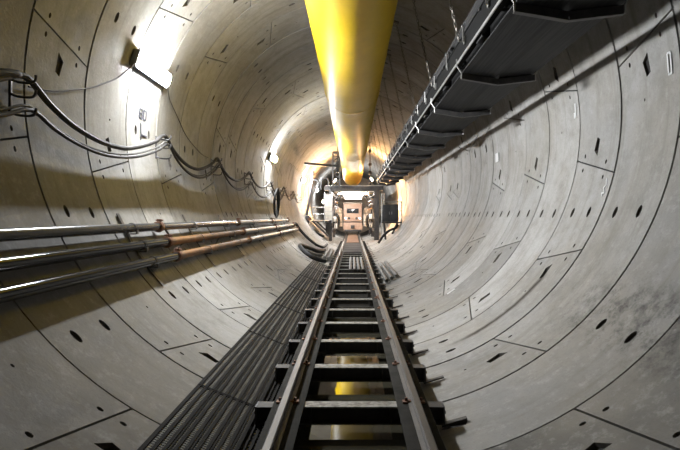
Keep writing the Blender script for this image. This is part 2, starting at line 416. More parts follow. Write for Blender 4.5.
# ------------------------------------------------------------------ standing water in the invert
mb = MB(); WZ = 0.045; hw = math.sqrt(R * R - (R - WZ) ** 2) - 0.012
mb.add([(-hw, -2, WZ), (hw, -2, WZ), (hw, 27, WZ), (-hw, 27, WZ)], [(0, 1, 2, 3)])
tag(mb.build('standing_water', M['water'], smooth=False), 'shallow dark standing water in the tunnel bottom between the steel sleepers', 'water', kind='stuff')

# ------------------------------------------------------------------ track: sleepers and rails
TX = -0.018
ZS = CAMZ - 1.42                     # top of sleepers
SL0 = 3.98
def make_sleeper(y, label):
    t = thing('steel_sleeper', (TX, y, ZS - 0.15), label, 'sleeper', 'steel H-beam sleepers under the rails')
    b = 0.06; mb = MB(); H = 0.135
    x0, x1 = TX - 0.70, TX + 0.69
    mb.box(((x0 + x1) / 2, y, ZS - H / 2), (x1 - x0, 0.012, H - 0.02)); mb.box(((x0 + x1) / 2, y, ZS - H + 0.006), (x1 - x0, 2 * b, 0.012))
    for xa_, xb_ in ((x0, TX - 0.392), (TX + 0.392, x1)): mb.box(((xa_ + xb_) / 2, y, ZS - 0.007), (xb_ - xa_, 2 * b, 0.010))
    for sx in (-0.3, 0.3): mb.box((TX + sx, y, ZS - H / 2), (0.012, 2 * b - 0.01, H - 0.024))
    mb.build('beam', M['sleeper'], t)
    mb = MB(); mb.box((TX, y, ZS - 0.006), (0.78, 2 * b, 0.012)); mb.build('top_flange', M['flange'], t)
    for s, xe in ((-1, x0), (1, x1)):
        q_ = 0.19 if s > 0 else 0.05
        mb = MB(); mb.box((xe + s * 0.008, y, ZS - H / 2), (0.014, 2 * b, H), bev=0.003)
        mb.cyl((xe + s * 0.012, y, ZS - 0.06), (xe + s * 0.03, y, ZS - 0.06), 0.014, 6)
        e = mb.build('end_plate', M['dark'], t)
        if s < 0:
            mb = MB(); xf = xe + 0.17; mb.box((xf, y, (lin_z(xf + 0.02, 0.008) + 0.006 + ZS - H) / 2), (0.05, 0.1, ZS - H - lin_z(xf + 0.02, 0.008) - 0.006)); mb.build('foot_block', M['sleeper'], t, smooth=False); continue
        mb = MB(); xa, xb = xe + s * 0.0, xe + s * q_
        za, zb = lin_z(xa, 0.012) , lin_z(xb, 0.012)
        mb.add([(xa, y - 0.03, za), (xb, y - 0.022, zb), (xb, y + 0.022, zb), (xa, y + 0.03, za),
                (xa, y - 0.03, za + 0.014), (xb, y - 0.022, zb + 0.014), (xb, y + 0.022, zb + 0.014), (xa, y + 0.03, za + 0.014)],
               [(0, 3, 2, 1), (4, 5, 6, 7), (0, 1, 5, 4), (1, 2, 6, 5), (2, 3, 7, 6), (3, 0, 4, 7)])
        mb.box((xe + s * 0.006, y, (za + ZS - 0.15) / 2), (0.012, 0.05, max(0.005, ZS - 0.15 - za)))
        mb.build('foot_bracket', M['sleeper'], t, smooth=False)
    return t
n_sl = 27
lab = lambda i: ('nearest whole steel H-beam sleeper under the rails, first of the row' if i == 0 else
                 f'dark steel H-beam sleeper, {ORD[i]} counting away along the track from its near end')
s0 = make_sleeper(SL0, lab(0))
tag(dup(s0, (0, -1.02, 0), 'dark steel sleeper cut by the bottom edge of the photo, before the first whole one'), 'dark steel sleeper cut by the bottom edge of the photo, before the first whole one', 'sleeper')
for i in range(1, n_sl): dup(s0, (0, 1.02 * i, 0), lab(i))

RH = 0.085
def rail_profile(cx, zb):
    p = [(-.045, 0), (.045, 0), (.045, .008), (.012, .016), (.007, .022), (.007, .058), (.027, .062), (.028, .078), (.022, RH),
         (-.022, RH), (-.028, .078), (-.027, .062), (-.007, .058), (-.007, .022), (-.012, .016), (-.045, .008)]
    return [(cx + x, zb + z) for x, z in p]
Y_RAIL0, Y_RAIL1 = 1.6, 44.0
for s, label in ((-1, 'worn brown steel rail beside the mesh walkway'), (1, 'worn steel rail on the side of the bare concrete wall, under the conveyor')):
    cx = TX + s * (0.45 + 0.0275)
    t = thing('steel_rail', (cx, Y_RAIL0, ZS), label, 'rail', 'two rails of the narrow-gauge track')
    mb = MB(); mb.prism(rail_profile(cx, ZS + 0.0105), Y_RAIL0, Y_RAIL1); 
    o = mb.build('rail_bar', M['rail'], t, angle=20)
    mb = MB(); mb.box((cx - s * 0.012, (Y_RAIL0 + Y_RAIL1) / 2, ZS + 0.0055), (0.235, Y_RAIL1 - Y_RAIL0, 0.009), bev=0.002); mb.build('base_plate', M['baseplate'], t)
    mb = MB(); mb.box((cx, (Y_RAIL0 + Y_RAIL1) / 2, ZS + 0.0105 + RH + 0.0008), (0.040, Y_RAIL1 - Y_RAIL0, 0.0016)); mb.build('running_surface', M['railhead'], t, smooth=False)
    first = []
    for q in (-1, 1):
        mb = MB(); yy = SL0
        mb.box((cx + q * 0.06, yy, ZS + 0.018), (0.05, 0.055, 0.014), bev=0.003); mb.cyl((cx + q * 0.056, yy, ZS + 0.018), (cx + q * 0.056, yy, ZS + 0.05), 0.012, 6)
        mb.box((cx + q * 0.036, yy, ZS + 0.02), (0.03, 0.04, 0.02))
        first.append(mb.build('rail_clip', M['rust'], t, smooth=False))
    for c0 in first:
        for i in range(-1, 21):
            if i == 0: continue
            c = c0.copy(); COL.objects.link(c); c.parent = t; c.location = c0.location + Vector((0, 1.02 * i, 0)); c['_o'] = c0['_o']
    for yj in (9.0,):
        for q in (-1, 1):
            mb = MB(); mb.box((cx + q * 0.017, yj, ZS + 0.043), (0.016, 0.42, 0.044), bev=0.004)
            for b_ in (-.15, -.05, .05, .15): mb.cyl((cx + q * 0.02, yj + b_, ZS + 0.043), (cx + q * 0.037, yj + b_, ZS + 0.043), 0.011, 6)
            mb.build('joint_bar', M['rust'], t)

# deck plates laid on the far sleepers
def plate(name, y0, y1, x0, x1, z, th, material, label, cat='deck plate', seam=0.5):
    t = thing(name, ((x0 + x1) / 2, y0, z), label, cat)
    k = 0; y = y0
    while y < y1 - 0.05:
        mb = MB(); ye = min(y + seam, y1)
        mb.box(((x0 + x1) / 2, (y + ye) / 2, z + th / 2), (x1 - x0, ye - y - 0.012, th), bev=0.004); mb.build('board', material, t); y = ye
    return t
plate('deck_plate', 20.3, 28.2, -0.36, 0.325, ZS + 0.002, 0.03, M['plate'], 'dark steel decking laid between the rails before the lit gantry', seam=1.6)
plate('deck_boards', 28.4, 41.0, -0.36, 0.325, ZS + 0.002, 0.035, M['plate_warm'], 'warm-lit floor boards between the rails inside the gantry', 'boards', seam=2.1)

# ------------------------------------------------------------------ mesh walkway along the track
ux0, uz0, ux1, uz1 = -1.24, 0.306, -0.775, 0.124
ud = Vector((ux1 - ux0, 0, uz1 - uz0)); UW = ud.length; ud.normalize(); un = Vector((-ud.z, 0, ud.x))
PL = 2.0; WY0 = 2.2
def wpt(u, y, h): return Vector((ux0, 0, uz0)) + ud * u + un * h + Vector((0, y, 0))
rotw = Matrix((ud, Vector((0, 1, 0)), un)).transposed()
def make_walk(y0, label):
    t = thing('walkway_panel', ((ux0 + ux1) / 2, y0, uz1), label, 'walkway', 'mesh walkway panels beside the track')
    nb = 9; pitch = UW / nb
    bars = MB()
    for i in range(nb + 1):
        w = 0.023 if i not in (0, nb) else 0.026
        bars.box(wpt(i * pitch, y0 + PL / 2, 0.022), (w, PL - 0.012, 0.024), rotw)
        if 0 < i < nb and i % 2 == 0: bars.box(wpt(i * pitch + 0.024, y0 + PL / 2, 0.024), (0.010, PL - 0.012, 0.018), rotw)
    bars.build('bearing_bars', M['grate'], t, smooth=False)
    for yy in (y0 + 0.012, y0 + PL - 0.012):
        e = MB(); e.box(wpt(UW / 2, yy, 0.022), (UW, 0.012, 0.026), rotw); e.build('end_bar', M['grate'], t, smooth=False)
    e = MB()
    for x in (-0.735, -0.695, -0.655, -0.615): e.box((x, y0 + PL / 2, lin_z(x) + 0.018), (0.022, PL - 0.012, 0.016))
    for j in range(int(PL / 0.05)): e.box((-0.675, y0 + 0.03 + 0.05 * j, lin_z(-0.675) + 0.017), (0.15, 0.01, 0.008), Matrix.Rotation(math.radians(14), 3, 'Y'))
    e.build('inner_strip', M['grate'], t, smooth=False)
    c = MB(); m = int(PL / 0.028)
    for j in range(1, m):
        c.box(wpt(UW / 2, y0 + PL * j / m, 0.024), (UW, 0.015, 0.004), rotw)
    c.build('cross_bars', M['gratebar'], t, smooth=False)
    return t
wl = lambda i: ('nearest panel of the dark steel mesh walkway beside the track' if i == 0 else f'{ORD[i]} panel of the dark steel mesh walkway, counting away from the viewer')
w0 = make_walk(WY0, wl(0))
for i in range(1, 7): dup(w0, (0, PL * i, 0), wl(i))

# ------------------------------------------------------------------ yellow ventilation duct
DX, DZ, DR = -0.02, CAMZ + 2.86, 0.60
t = thing('ventilation_duct', (DX, -4, DZ - DR), 'large round yellow ventilation duct hanging under the tunnel crown', 'duct')
prev = -4.0
for j, ye in enumerate((1.5, 11.5, 21.5, 29.0)):
    mb = MB(); n = 40; m = max(2, int((ye - prev) / 0.25)); vs = []
    for i in range(m + 1):
        y = prev + (ye - prev) * i / m; rr = DR * (1 + 0.004 * math.sin(y * 5.1) + 0.003 * math.sin(y * 12.7 + 1))
        vs += [(DX + rr * math.cos(2 * PI * k / n), y, DZ + rr * math.sin(2 * PI * k / n) - 0.006 * math.sin(PI * ((y + 40) % 2.0) / 2.0)) for k in range(n)]
    fs = [(i * n + k, i * n + (k + 1) % n, (i + 1) * n + (k + 1) % n, (i + 1) * n + k) for i in range(m) for k in range(n)]
    mb.add(vs, fs); mb.build('duct_length', M['yellow'], t, angle=60)
    if j < 3:
        mb = MB(); mb.tube([(DX + (DR + 0.004) * math.cos(2 * PI * k / 48), ye, DZ + (DR + 0.004) * math.sin(2 * PI * k / 48)) for k in range(48)], 0.012, 6, True)
        mb.build('joint_band', M['yellow_golden'], t)
    prev = ye
mb = MB(); n = 32; vs = []; ring = [(29.0, 0, DR), (29.4, -0.04, DR), (29.9, -0.16, DR * .995), (30.5, -0.34, DR * .98), (31.0, -0.46, DR * .95), (31.2, -0.48, DR * .86)]
for y, dz, rr in ring: vs += [(DX + rr * math.cos(2 * PI * k / n), y, DZ + dz + rr * math.sin(2 * PI * k / n)) for k in range(n)]
mb.add(vs, [(i * n + k, i * n + (k + 1) % n, (i + 1) * n + (k + 1) % n, (i + 1) * n + k) for i in range(len(ring) - 1) for k in range(n)] + [tuple(range(n * (len(ring) - 1), n * len(ring)))])
mb.build('end_bend', M['yellow_golden'], t, angle=60, label='drooping golden ochre end of the duct')
for y in [3.0 * i for i in range(-1, 10)]:
    mb = MB(); mb.box((DX, y, (DZ + DR + 2 * R) / 2), (0.05, 0.006, 2 * R - DZ - DR)); mb.build('hanger_strap', M['dark'], t, smooth=False)

# ------------------------------------------------------------------ three steel pipes on the wall
JOINTS = [-2.5, 2.0, 6.52, 11.0, 15.5, 20.0]
def pipe_run(x, ztop, r, looks, label, yend):
    z = ztop - r
    t = thing('service_pipe', (x, JOINTS[0], z - r), label, 'pipe', 'three steel service pipes along the wall')
    js = JOINTS[:-1] + [yend]
    for i in range(len(js) - 1):
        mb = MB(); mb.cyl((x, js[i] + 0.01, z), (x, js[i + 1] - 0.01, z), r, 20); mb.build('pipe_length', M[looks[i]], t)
        yj = js[i + 1]
        mb = MB()
        mb.lathe((x, yj - 0.05, z), (0, 1, 0), [(0, r + 0.003), (0.004, r + 0.018), (0.035, r + 0.022), (0.065, r + 0.022), (0.096, r + 0.018), (0.1, r + 0.003)], 20)
        c = mb.build('coupling', M['rust'], t)
        for sgn in (1,):
            mb = MB(); mb.box((x + 0.012, yj, z + sgn * (r + 0.032)), (0.05, 0.06, 0.035), bev=0.006)
            mb.cyl((x - 0.035, yj, z + sgn * (r + 0.034)), (x + 0.06, yj, z + sgn * (r + 0.034)), 0.009, 6); mb.build('coupling_bolt', M['rust'], c)
    return t
PX = (-2.415, -2.307, -2.186)
PT = (CAMZ - 0.032 * 2.42, CAMZ - 0.115 * 2.313, CAMZ - 0.200 * 2.193)
PR = (0.048, 0.050, 0.050)
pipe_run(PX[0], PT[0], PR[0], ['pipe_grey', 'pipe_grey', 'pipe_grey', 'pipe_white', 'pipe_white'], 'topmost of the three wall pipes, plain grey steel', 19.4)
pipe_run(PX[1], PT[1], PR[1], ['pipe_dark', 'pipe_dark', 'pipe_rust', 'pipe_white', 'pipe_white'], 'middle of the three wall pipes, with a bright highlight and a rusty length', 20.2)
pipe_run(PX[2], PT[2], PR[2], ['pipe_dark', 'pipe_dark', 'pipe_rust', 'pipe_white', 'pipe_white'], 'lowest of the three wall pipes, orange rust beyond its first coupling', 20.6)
def make_pipe_bracket(y, label):
    t = thing('pipe_bracket', (-2.5, y, 1.0), label, 'bracket', 'wall brackets carrying the three pipes')
    mb = MB()
    ths = [-67, -60, -53, -48]
    for a, b in zip(ths, ths[1:]):
        p, q = wall(a, y, 0.014), wall(b, y, 0.014); d = (q - p); L = d.length; d.normalize(); nn = Vector((-d.z, 0, d.x))
        mb.box((p + q) / 2, (L + 0.006, 0.06, 0.010), Matrix((d, Vector((0, 1, 0)), nn)).transposed())
    mb.build('wall_strip', M['dark'], t, smooth=False)
    for x, zt, r in zip(PX, PT, PR):
        zc = zt - r; zb = zc - r - 0.012
        xw = -math.sqrt((R - 0.03) ** 2 - (R - zb + 0.01) ** 2)
        mb = MB(); mb.box(((x + 0.06 + xw) / 2, y, zb - 0.002), (x + 0.06 - xw, 0.05, 0.012)); mb.box((x + 0.064, y, zb + 0.02), (0.012, 0.05, 0.05))
        a = mb.build('bracket_arm', M['dark'], t, smooth=False)
        mb = MB(); mb.tube([(x + (r + 0.006) * math.cos(u), y, zc + (r + 0.006) * math.sin(u)) for u in [PI * i / 12 for i in range(13)]], 0.005, 6)
        mb.build('u_bolt', M['dark'], a)
    return t
BY = [5.72, 7.9, 10.0, 12.5, 16.0, 18.6]
bl = lambda i: f'dark wall bracket under the three pipes, {ORD[i]} in view from the near end'
b0 = make_pipe_bracket(BY[0], bl(0))
for i in range(1, len(BY)): dup(b0, (0, BY[i] - BY[0], 0), bl(i))

# ------------------------------------------------------------------ cable hooks and swagged cables
HY = [1.2, 4.26, 7.42, 10.3, 13.48, 16.9, 20.2, 23.4, 26.4]
def make_hook(y, label):
    t = thing('cable_hook', (-R, y, 2.7), label, 'hook', 'wall hooks carrying the swagged cables')
    mb = MB(); xw = -R
    mb.box((xw + 0.018, y, 2.66), (0.02, 0.022, 0.32), bev=0.004); mb.build('back_plate', M['dark'], t)
    for zz in (2.818, 2.70, 2.55):
        mb = MB(); mb.tube(smooth_path([(xw + 0.02, y, zz - 0.02), (xw + 0.08, y, zz - 0.045), (xw + 0.185, y, zz - 0.052), (xw + 0.222, y, zz - 0.03), (xw + 0.228, y, zz + 0.01)], 4), 0.011, 6)
        mb.build('hook_arm', M['dark'], t)
    return t
hl = lambda i: ('dark three-armed cable hook cut by the photo edge on the wall above the pipes' if i == 1 else
                f'dark three-armed cable hook on the wall, {ORD[i - 1]} in view from the near end')
h0 = make_hook(HY[0], 'dark three-armed cable hook on the wall just outside the photo edge')
for i in range(1, len(HY)): dup(h0, (0, HY[i] - HY[0], 0), hl(i))
def cable(name, label, zs, xoff, sags, r, material, cat='cable', group='cables swagged along the wall', y1=len(HY), jitter=0.02):
    pts = []
    for i in range(y1 - 1):
        a, b = HY[i], HY[i + 1]; sg = sags[i % len(sags)]; z0, z1 = zs[i % len(zs)], zs[(i + 1) % len(zs)]
        for k in range(10):
            u = k / 10; zz = z0 + (z1 - z0) * u - 4 * sg * u * (1 - u) * (1 + 0.25 * (0.5 - u)) + rnd.uniform(-jitter, jitter) * 0.2
            pts.append((max(-R + xoff, -math.sqrt((R - r - 0.012) ** 2 - (zz - R) ** 2)), a + (b - a) * u, zz))
    pts.append((-R + xoff, HY[y1 - 1], zs[(y1 - 1) % len(zs)]))
    mb = MB(); mb.tube(smooth_path(pts, 3), r, 8)
    return tag(mb.build(name, material), label, cat, group)
pc = cable('power_cable', 'thick black power cable hung uppermost on the wall hooks in deep swags', [2.822], 0.140, [0.3, 0.36, 0.33, 0.32, 0.3, 0.33, 0.3], 0.027, M['cable_black'])
cable('power_cable', 'grey cable lying along the top of the lowest black wall cable', [2.606, 2.581, 2.735, 2.735], 0.166, [0.3, 0.28, 0.36, 0.34, 0.32, 0.38, 0.34], 0.012, M['cable_grey'], jitter=0.006)
cable('power_cable', 'black cable hung in the lowest swag below the other wall cables', [2.57, 2.545, 2.70, 2.70], 0.19, [0.3, 0.28, 0.36, 0.34, 0.32, 0.38, 0.34], 0.018, M['cable_black'], jitter=0.006)
# dark rubber grip round the top cable by the first hook
pc['_o'] = (0, 0, 0)
mb = MB(); x_ = -R + 0.140
mb.tube(smooth_path([(x_, 3.72, 2.68), (x_, 3.86, 2.737), (x_, 4.02, 2.782), (x_, 4.18, 2.812)], 5), [0.028] + [0.0345] * 14 + [0.028], 10)
mb.build('rubber_sleeve', M['rubber'], pc, label='dark rubber sleeve round the cable at the first hook')
# coil of cable hung from the far hook above the pipe ends
t = thing('cable_coil', (-2.52, 17.0, 1.75), 'dark coil of cable hanging below a hook above the pipe ends', 'cable coil')
for j in range(4):
    mb = MB(); rr = 0.17 + 0.02 * j
    mb.tube([(-2.52 + 0.02 * j + 0.02 * math.sin(u), 17.05 + 0.45 * math.cos(u) * rr / 0.2, 2.12 + 0.38 * math.sin(u) * (rr + 0.02) / 0.2) for u in [2 * PI * i / 24 for i in range(24)]], 0.02, 7, True)
    mb.build('cable_turn', M['rubber'], t)

# ------------------------------------------------------------------ wall lamps
def make_lamp(y, label, th=-106.9, ln=1.02):
    c = wall(th, y, 0.0); rot = wall_rot(th)
    t = thing('wall_lamp', wall(th, y, 0.05), label, 'lamp', 'tube lamps along the wall')
    P = lambda s, yy, h: c + rot @ Vector((s, yy, h))
    mb = MB(); mb.box(P(0, 0, 0.052), (0.200, ln + 0.02, 0.064), rot, bev=0.006)
    for yy in (-0.3, 0.3): mb.box(P(0, yy, 0.014), (0.06, 0.04, 0.02), rot)
    mb.build('housing', M['lamp_body'], t)
    mb = MB(); pr = [(-.094, .085), (-.088, .106), (-.06, .120), (0, .128), (.06, .120), (.088, .106), (.094, .085)]; n = len(pr)
    vs = [P(s, yy, h) for yy in (-ln / 2 + 0.03, ln / 2 - 0.03) for s, h in pr]
    mb.add(vs, [(i, i + 1, n + i + 1, n + i) for i in range(n - 1)] + [tuple(range(n)), tuple(range(n, 2 * n)), (0, n - 1, 2 * n - 1, n)])
    mb.build('diffuser', M['tube_cool'], t, angle=50)
    for sgn in (-1, 1):
        mb = MB(); mb.box(P(0, sgn * (ln / 2 + 0.015), 0.050), (0.215, 0.05, 0.084), rot, bev=0.012); mb.build('end_cap', M['lamp_body'], t)
    return t
LY = 6.87
l0 = make_lamp(LY, 'bright tube lamp on the near wall above the swagged cables')
names = ['second bright tube lamp along the wall, above the pipe ends', 'third bright tube lamp along the wall, beside the gantry', 'fourth bright tube lamp along the wall, inside the gantry']
for i, nm in enumerate(names): dup(l0, (0, 10.3 * (i + 1), 0), nm)
# thin feed wire from the cables to the lamp
pts = [wall(-89.9, 4.5, 0.02), wall(-90.6, 4.77, 0.015), wall(-91.7, 5.01, 0.015), wall(-94.6, 5.49, 0.015), wall(-96.9, 5.77, 0.015), wall(-100.0, 6.08, 0.02), wall(-103.0, 6.23, 0.05), wall(-105.5, 6.31, 0.08)]
mb = MB(); mb.tube(smooth_path(pts, 6), 0.0075, 6); tag(mb.build('lamp_wire', M['cable_grey']), 'thin wire drooping across the wall from the cables to the near lamp', 'wire')
mb = MB(); mb.tube(smooth_path([wall(-106.5, 7.44, 0.06), wall(-103, 7.75, 0.02), wall(-99.4, 8.2, 0.015), wall(-94.4, 8.78, 0.015), wall(-90.8, 9.61, 0.015), wall(-90.3, 10.1, 0.015)], 6), 0.006, 6)
tag(mb.build('lamp_wire', M['cable_grey']), 'thin wire running on from the near lamp to the next cable hook', 'wire')

# ------------------------------------------------------------------ belt conveyor hung on the other side
CY0, CY1 = -2.5, 28.1
t = thing('belt_conveyor', (1.75, 4, CAMZ + 1.62), 'long dark belt conveyor hung by chains high along the wall', 'conveyor')
ZL = CAMZ + 1.84               # underside of the stringers
XL, XR, XM = 1.265, 2.235, 1.75
for x, s, nm in ((XL, 1, 'near'), (XR, -1, 'far')):
    mb = MB(); h = 0.245; w = 0.06  # web made taller to shut off lamp light above the edge
    prof = [(x, ZL), (x + s * w, ZL), (x + s * w, ZL + .008), (x + s * .008, ZL + .008), (x + s * .008, ZL + h - .008), (x + s * w, ZL + h - .008), (x + s * w, ZL + h), (x, ZL + h)]
    mb.prism(prof if s > 0 else prof[::-1], CY0, CY1); mb.build('stringer', M['stringer'], t, smooth=False)
    mb = MB(); mb.box((x - s * 0.003, (CY0 + CY1) / 2, ZL + 0.012), (0.012, CY1 - CY0, 0.03)); mb.build('stringer_edge', M['galv'], t, smooth=False)
    mb = MB(); mb.box((x - s * 0.003, (CY0 + CY1) / 2, ZL + h - 0.006), (0.012, CY1 - CY0, 0.016)); mb.build('stringer_edge', M['stringer'], t, smooth=False)
# return belt, sagging V shape, and carrying belt, trough
def sheet(mb, prof, th, y0, y1):
    up = [(x, z + th) for x, z in prof]
    mb.prism(prof + up[::-1], y0, y1)
rb = MB(); ZM = CAMZ + 1.62 + 0.066
sheet(rb, [(1.33, ZM + 0.064), (1.55, ZM + 0.03), (1.70, ZM + 0.007), (XM, ZM), (1.80, ZM + 0.004), (1.95, ZM + 0.02), (2.19, ZM + 0.046)], 0.014, CY0, CY1); rb.build('return_belt', M['belt'], t)
cb = MB(); ZC = ZL + 0.285
sheet(cb, [(1.36, ZC + 0.25), (1.56, ZC + 0.02), (1.60, ZC), (1.90, ZC), (1.94, ZC + 0.02), (2.14, ZC + 0.25)], 0.016, CY0, CY1); cb.build('carrying_belt', M['belt'], t)
IY0, IS = 4.30, 2.08
protos = []
def idlers(y):
    mb = MB()
    zt = CAMZ + 1.62
    # V frame: an angle bar under both rollers, with drop hangers to the stringers
    pl, pm, pr = Vector((1.31, y, zt + 0.085)), Vector((XM, y, zt + 0.012)), Vector((2.20, y, zt + 0.065))
    for p, q in ((pl, pm), (pm, pr)):
        d = (q - p); L = d.length; d.normalize(); nn = Vector((-d.z, 0, d.x)); rot = Matrix((d, Vector((0, 1, 0)), nn)).transposed()
        mb.box((p + q) / 2 + Vector((0, -0.045, -0.005)), (L, 0.012, 0.07), rot); mb.box((p + q) / 2 + Vector((0, -0.02, -0.036)), (L, 0.055, 0.010), rot)
    fr = mb.build('return_idler', M['dark'], t, smooth=False)
    for p, q in ((pl, pm), (pm, pr)):
        d = (q - p).normalized(); o = Vector((0, 0.02, 0.026))
        m2 = MB(); m2.cyl(p + d * 0.03 + o, q - d * 0.03 + o, 0.026, 14); m2.build('roller', M['rubber'], fr)
    for xs, pe, s in ((XL, pl, 1), (XR, pr, -1)):
        m2 = MB(); m2.tube([(xs - s * 0.012, y - 0.045, ZL + 0.06), (xs - s * 0.012, y - 0.045, ZL - 0.02), (pe.x, y - 0.045, pe.z + 0.03), (pe.x, y - 0.045, pe.z - 0.04)], 0.010, 6); m2.build('drop_hanger', M['galv'], fr)
    return fr
def carriers(y):
    mb = MB(); zc = ZL + 0.200
    mb.box((XM, y, zc + 0.012), (XR - XL + 0.04, 0.05, 0.02))
    for x, h in ((1.33, 0.24), (1.57, 0.06), (1.93, 0.06), (2.17, 0.24)): mb.box((x, y, zc + h / 2), (0.02, 0.04, h))
    fr = mb.build('carrying_idler', M['dark'], t, smooth=False)
    for p, q in (((1.345, y, ZC + 0.20), (1.55, y, ZC - 0.03)), ((1.60, y, ZC - 0.05), (1.90, y, ZC - 0.05)), ((1.95, y, ZC - 0.03), (2.155, y, ZC + 0.20))):
        m2 = MB(); m2.cyl(p, q, 0.042, 12); m2.build('roller', M['rubber'], fr)
    m2 = MB(); m2.box((1.345, y + 0.22, ZL + 0.03), (0.09, 0.24, 0.1), bev=0.01); m2.build('side_box', M['rubber'], fr)
    return fr
def post(y):
    mb = MB(); mb.cyl((XL - 0.03, y, ZL + 0.12), (XL - 0.03, y, ZL + 0.30), 0.009, 6); mb.box((XL - 0.012, y, ZL + 0.14), (0.02, 0.04, 0.09)); 
    mb.tube([(XL - 0.03 + 0.016 * math.cos(u), y, ZL + 0.30 + 0.016 * math.sin(u)) for u in [2 * PI * i / 8 for i in range(8)]], 0.005, 5, True)
    return mb.build('cord_post', M['galv'], t)
def copy_part(o, dy):
    c = o.copy(); COL.objects.link(c); c.parent = t; c.location = o.location + Vector((0, dy, 0)); c['_o'] = o['_o']
    for g in o.children:
        d = g.copy(); COL.objects.link(d); d.parent = c; d['_o'] = o['_o']
f0 = idlers(IY0); c0 = carriers(IY0 + 0.9); p0 = post(IY0 + 0.55)
for i in range(-2, 12):
    if i: copy_part(f0, IS * i); copy_part(c0, IS * i)
for i in range(-4, 22):
    if i: copy_part(p0, IS / 2 * i)
mb = MB(); mb.cyl((XL - 0.03, CY0, ZL + 0.30), (XL - 0.03, CY1, ZL + 0.30), 0.006, 6); mb.build('pull_cord', M['cable_grey'], t)

# hanging chains
def chain_mb(a, b):
    mb = MB(); a, b = Vector(a), Vector(b); d = (b - a); L = d.length; d.normalize()
    u = d.cross(Vector((0, 1, 0))).normalized(); w = d.cross(u); n = int(L / 0.052); p = L / n
    for i in range(n):
        c = a + d * (p * (i + 0.5)); s = u if i % 2 else w; pts = []
        for k in range(10):
            q = 2 * PI * k / 10; pts.append(c + d * (0.034 * math.cos(q)) + s * (0.015 * math.sin(q)))
        mb.tube(pts, 0.005, 5, True)
    return mb
ch0 = Vector((XL - 0.045, 6.05, ZL + 0.19)); ch1 = Vector((0.84, 6.05, R + math.sqrt((R - 0.02) ** 2 - 0.84 ** 2)))
def make_chain(label):
    t = thing('hanging_chain', tuple(ch0), label, 'chain', 'chains hanging the conveyor from the crown')
    chain_mb(ch0, ch1).build('links', M['chain'], t)
    mb = MB(); mb.box((ch0.x + 0.012, ch0.y, ch0.z - 0.005), (0.036, 0.03, 0.014)); mb.cyl((ch0.x, ch0.y, ch0.z - 0.01), (ch0.x, ch0.y, ch0.z + 0.02), 0.014, 6); mb.build('lower_shackle', M['galv'], t)
    th = math.degrees(math.atan2(ch1.x, R - ch1.z)); mb = MB(); mb.box(wall(th, ch1.y, 0.008), (0.10, 0.10, 0.014), wall_rot(th)); mb.build('anchor_plate', M['dark'], t, smooth=False)
    return t
cl = lambda i: f'thin steel chain holding up the conveyor, {ORD[i]} in view from the near end'
c_ = make_chain(cl(0))
for i in range(1, 11): dup(c_, (0, 2.08 * i, 0), cl(i))

# ------------------------------------------------------------------ stacked steel channels on the track
def channel_bar(a, b, w, h, label, grp, tilt=0.0):
    a, b = Vector(a), Vector(b); d = (b - a).normalized(); L = (b - a).length
    up = Vector((math.sin(tilt), 0, math.cos(tilt))); sx = d.cross(up).normalized(); up = sx.cross(d)
    mb = MB(); n = 6
    prof = [(-w / 2, 0), (-w / 2, h * 0.55)] + [(-w / 2 * math.cos(PI * i / n), h * 0.55 + h * 0.45 * math.sin(PI * i / n)) for i in range(1, n)] + [(w / 2, h * 0.55), (w / 2, 0), (w / 2 - .008, 0), (w / 2 - .008, h * 0.5)] \
        + [((w / 2 - .008) * math.cos(PI * i / n), h * 0.5 + (h * 0.45 - .004) * math.sin(PI * i / n)) for i in range(1, n)] + [(-w / 2 + .008, h * 0.5), (-w / 2 + .008, 0)]
    m = len(prof); vs = [p + sx * x + up * z for p in (a, b) for x, z in prof]
    mb.add(vs, [(i, (i + 1) % m, m + (i + 1) % m, m + i) for i in range(m)])
    # end faces as strips between the outer and inner skins
    k = m // 2
    for o in (0, m):
        mb.add([vs[o + i] for i in range(m)], [(i, i + 1, m - 2 - i, m - 1 - i) for i in range(k - 1)])
    return tag(mb.build('steel_channel', M['channel'], loc=tuple(a), angle=40), label, 'steel channel', grp)
wn = ['first', 'second', 'third', 'fourth']
for i in range(4):
    x = -0.068 + 0.112 * i
    channel_bar((x + 0.0, 13.55 + 0.05 * (i % 2), ZS + 0.001), (x - 0.01, 17.7 - 0.08 * (i % 3), ZS + 0.001), 0.085, 0.075,
                f'pale steel channel lying between the rails, {wn[i]} of four from the walkway', 'channels lying between the rails')
for i in range(3):
    x = 0.80 + 0.125 * i; tl = -math.asin((x + 0.03) / R)
    a = Vector((x, 12.3 + 0.1 * i, lin_z(x) + 0.045)); b = Vector((x - 0.03, 16.4, lin_z(x - 0.03) + 0.045))
    channel_bar(a, b, 0.09, 0.075, f'pale steel channel lying on the concrete, {wn[i]} of three from the rail', 'channels lying beside the rail', tl)

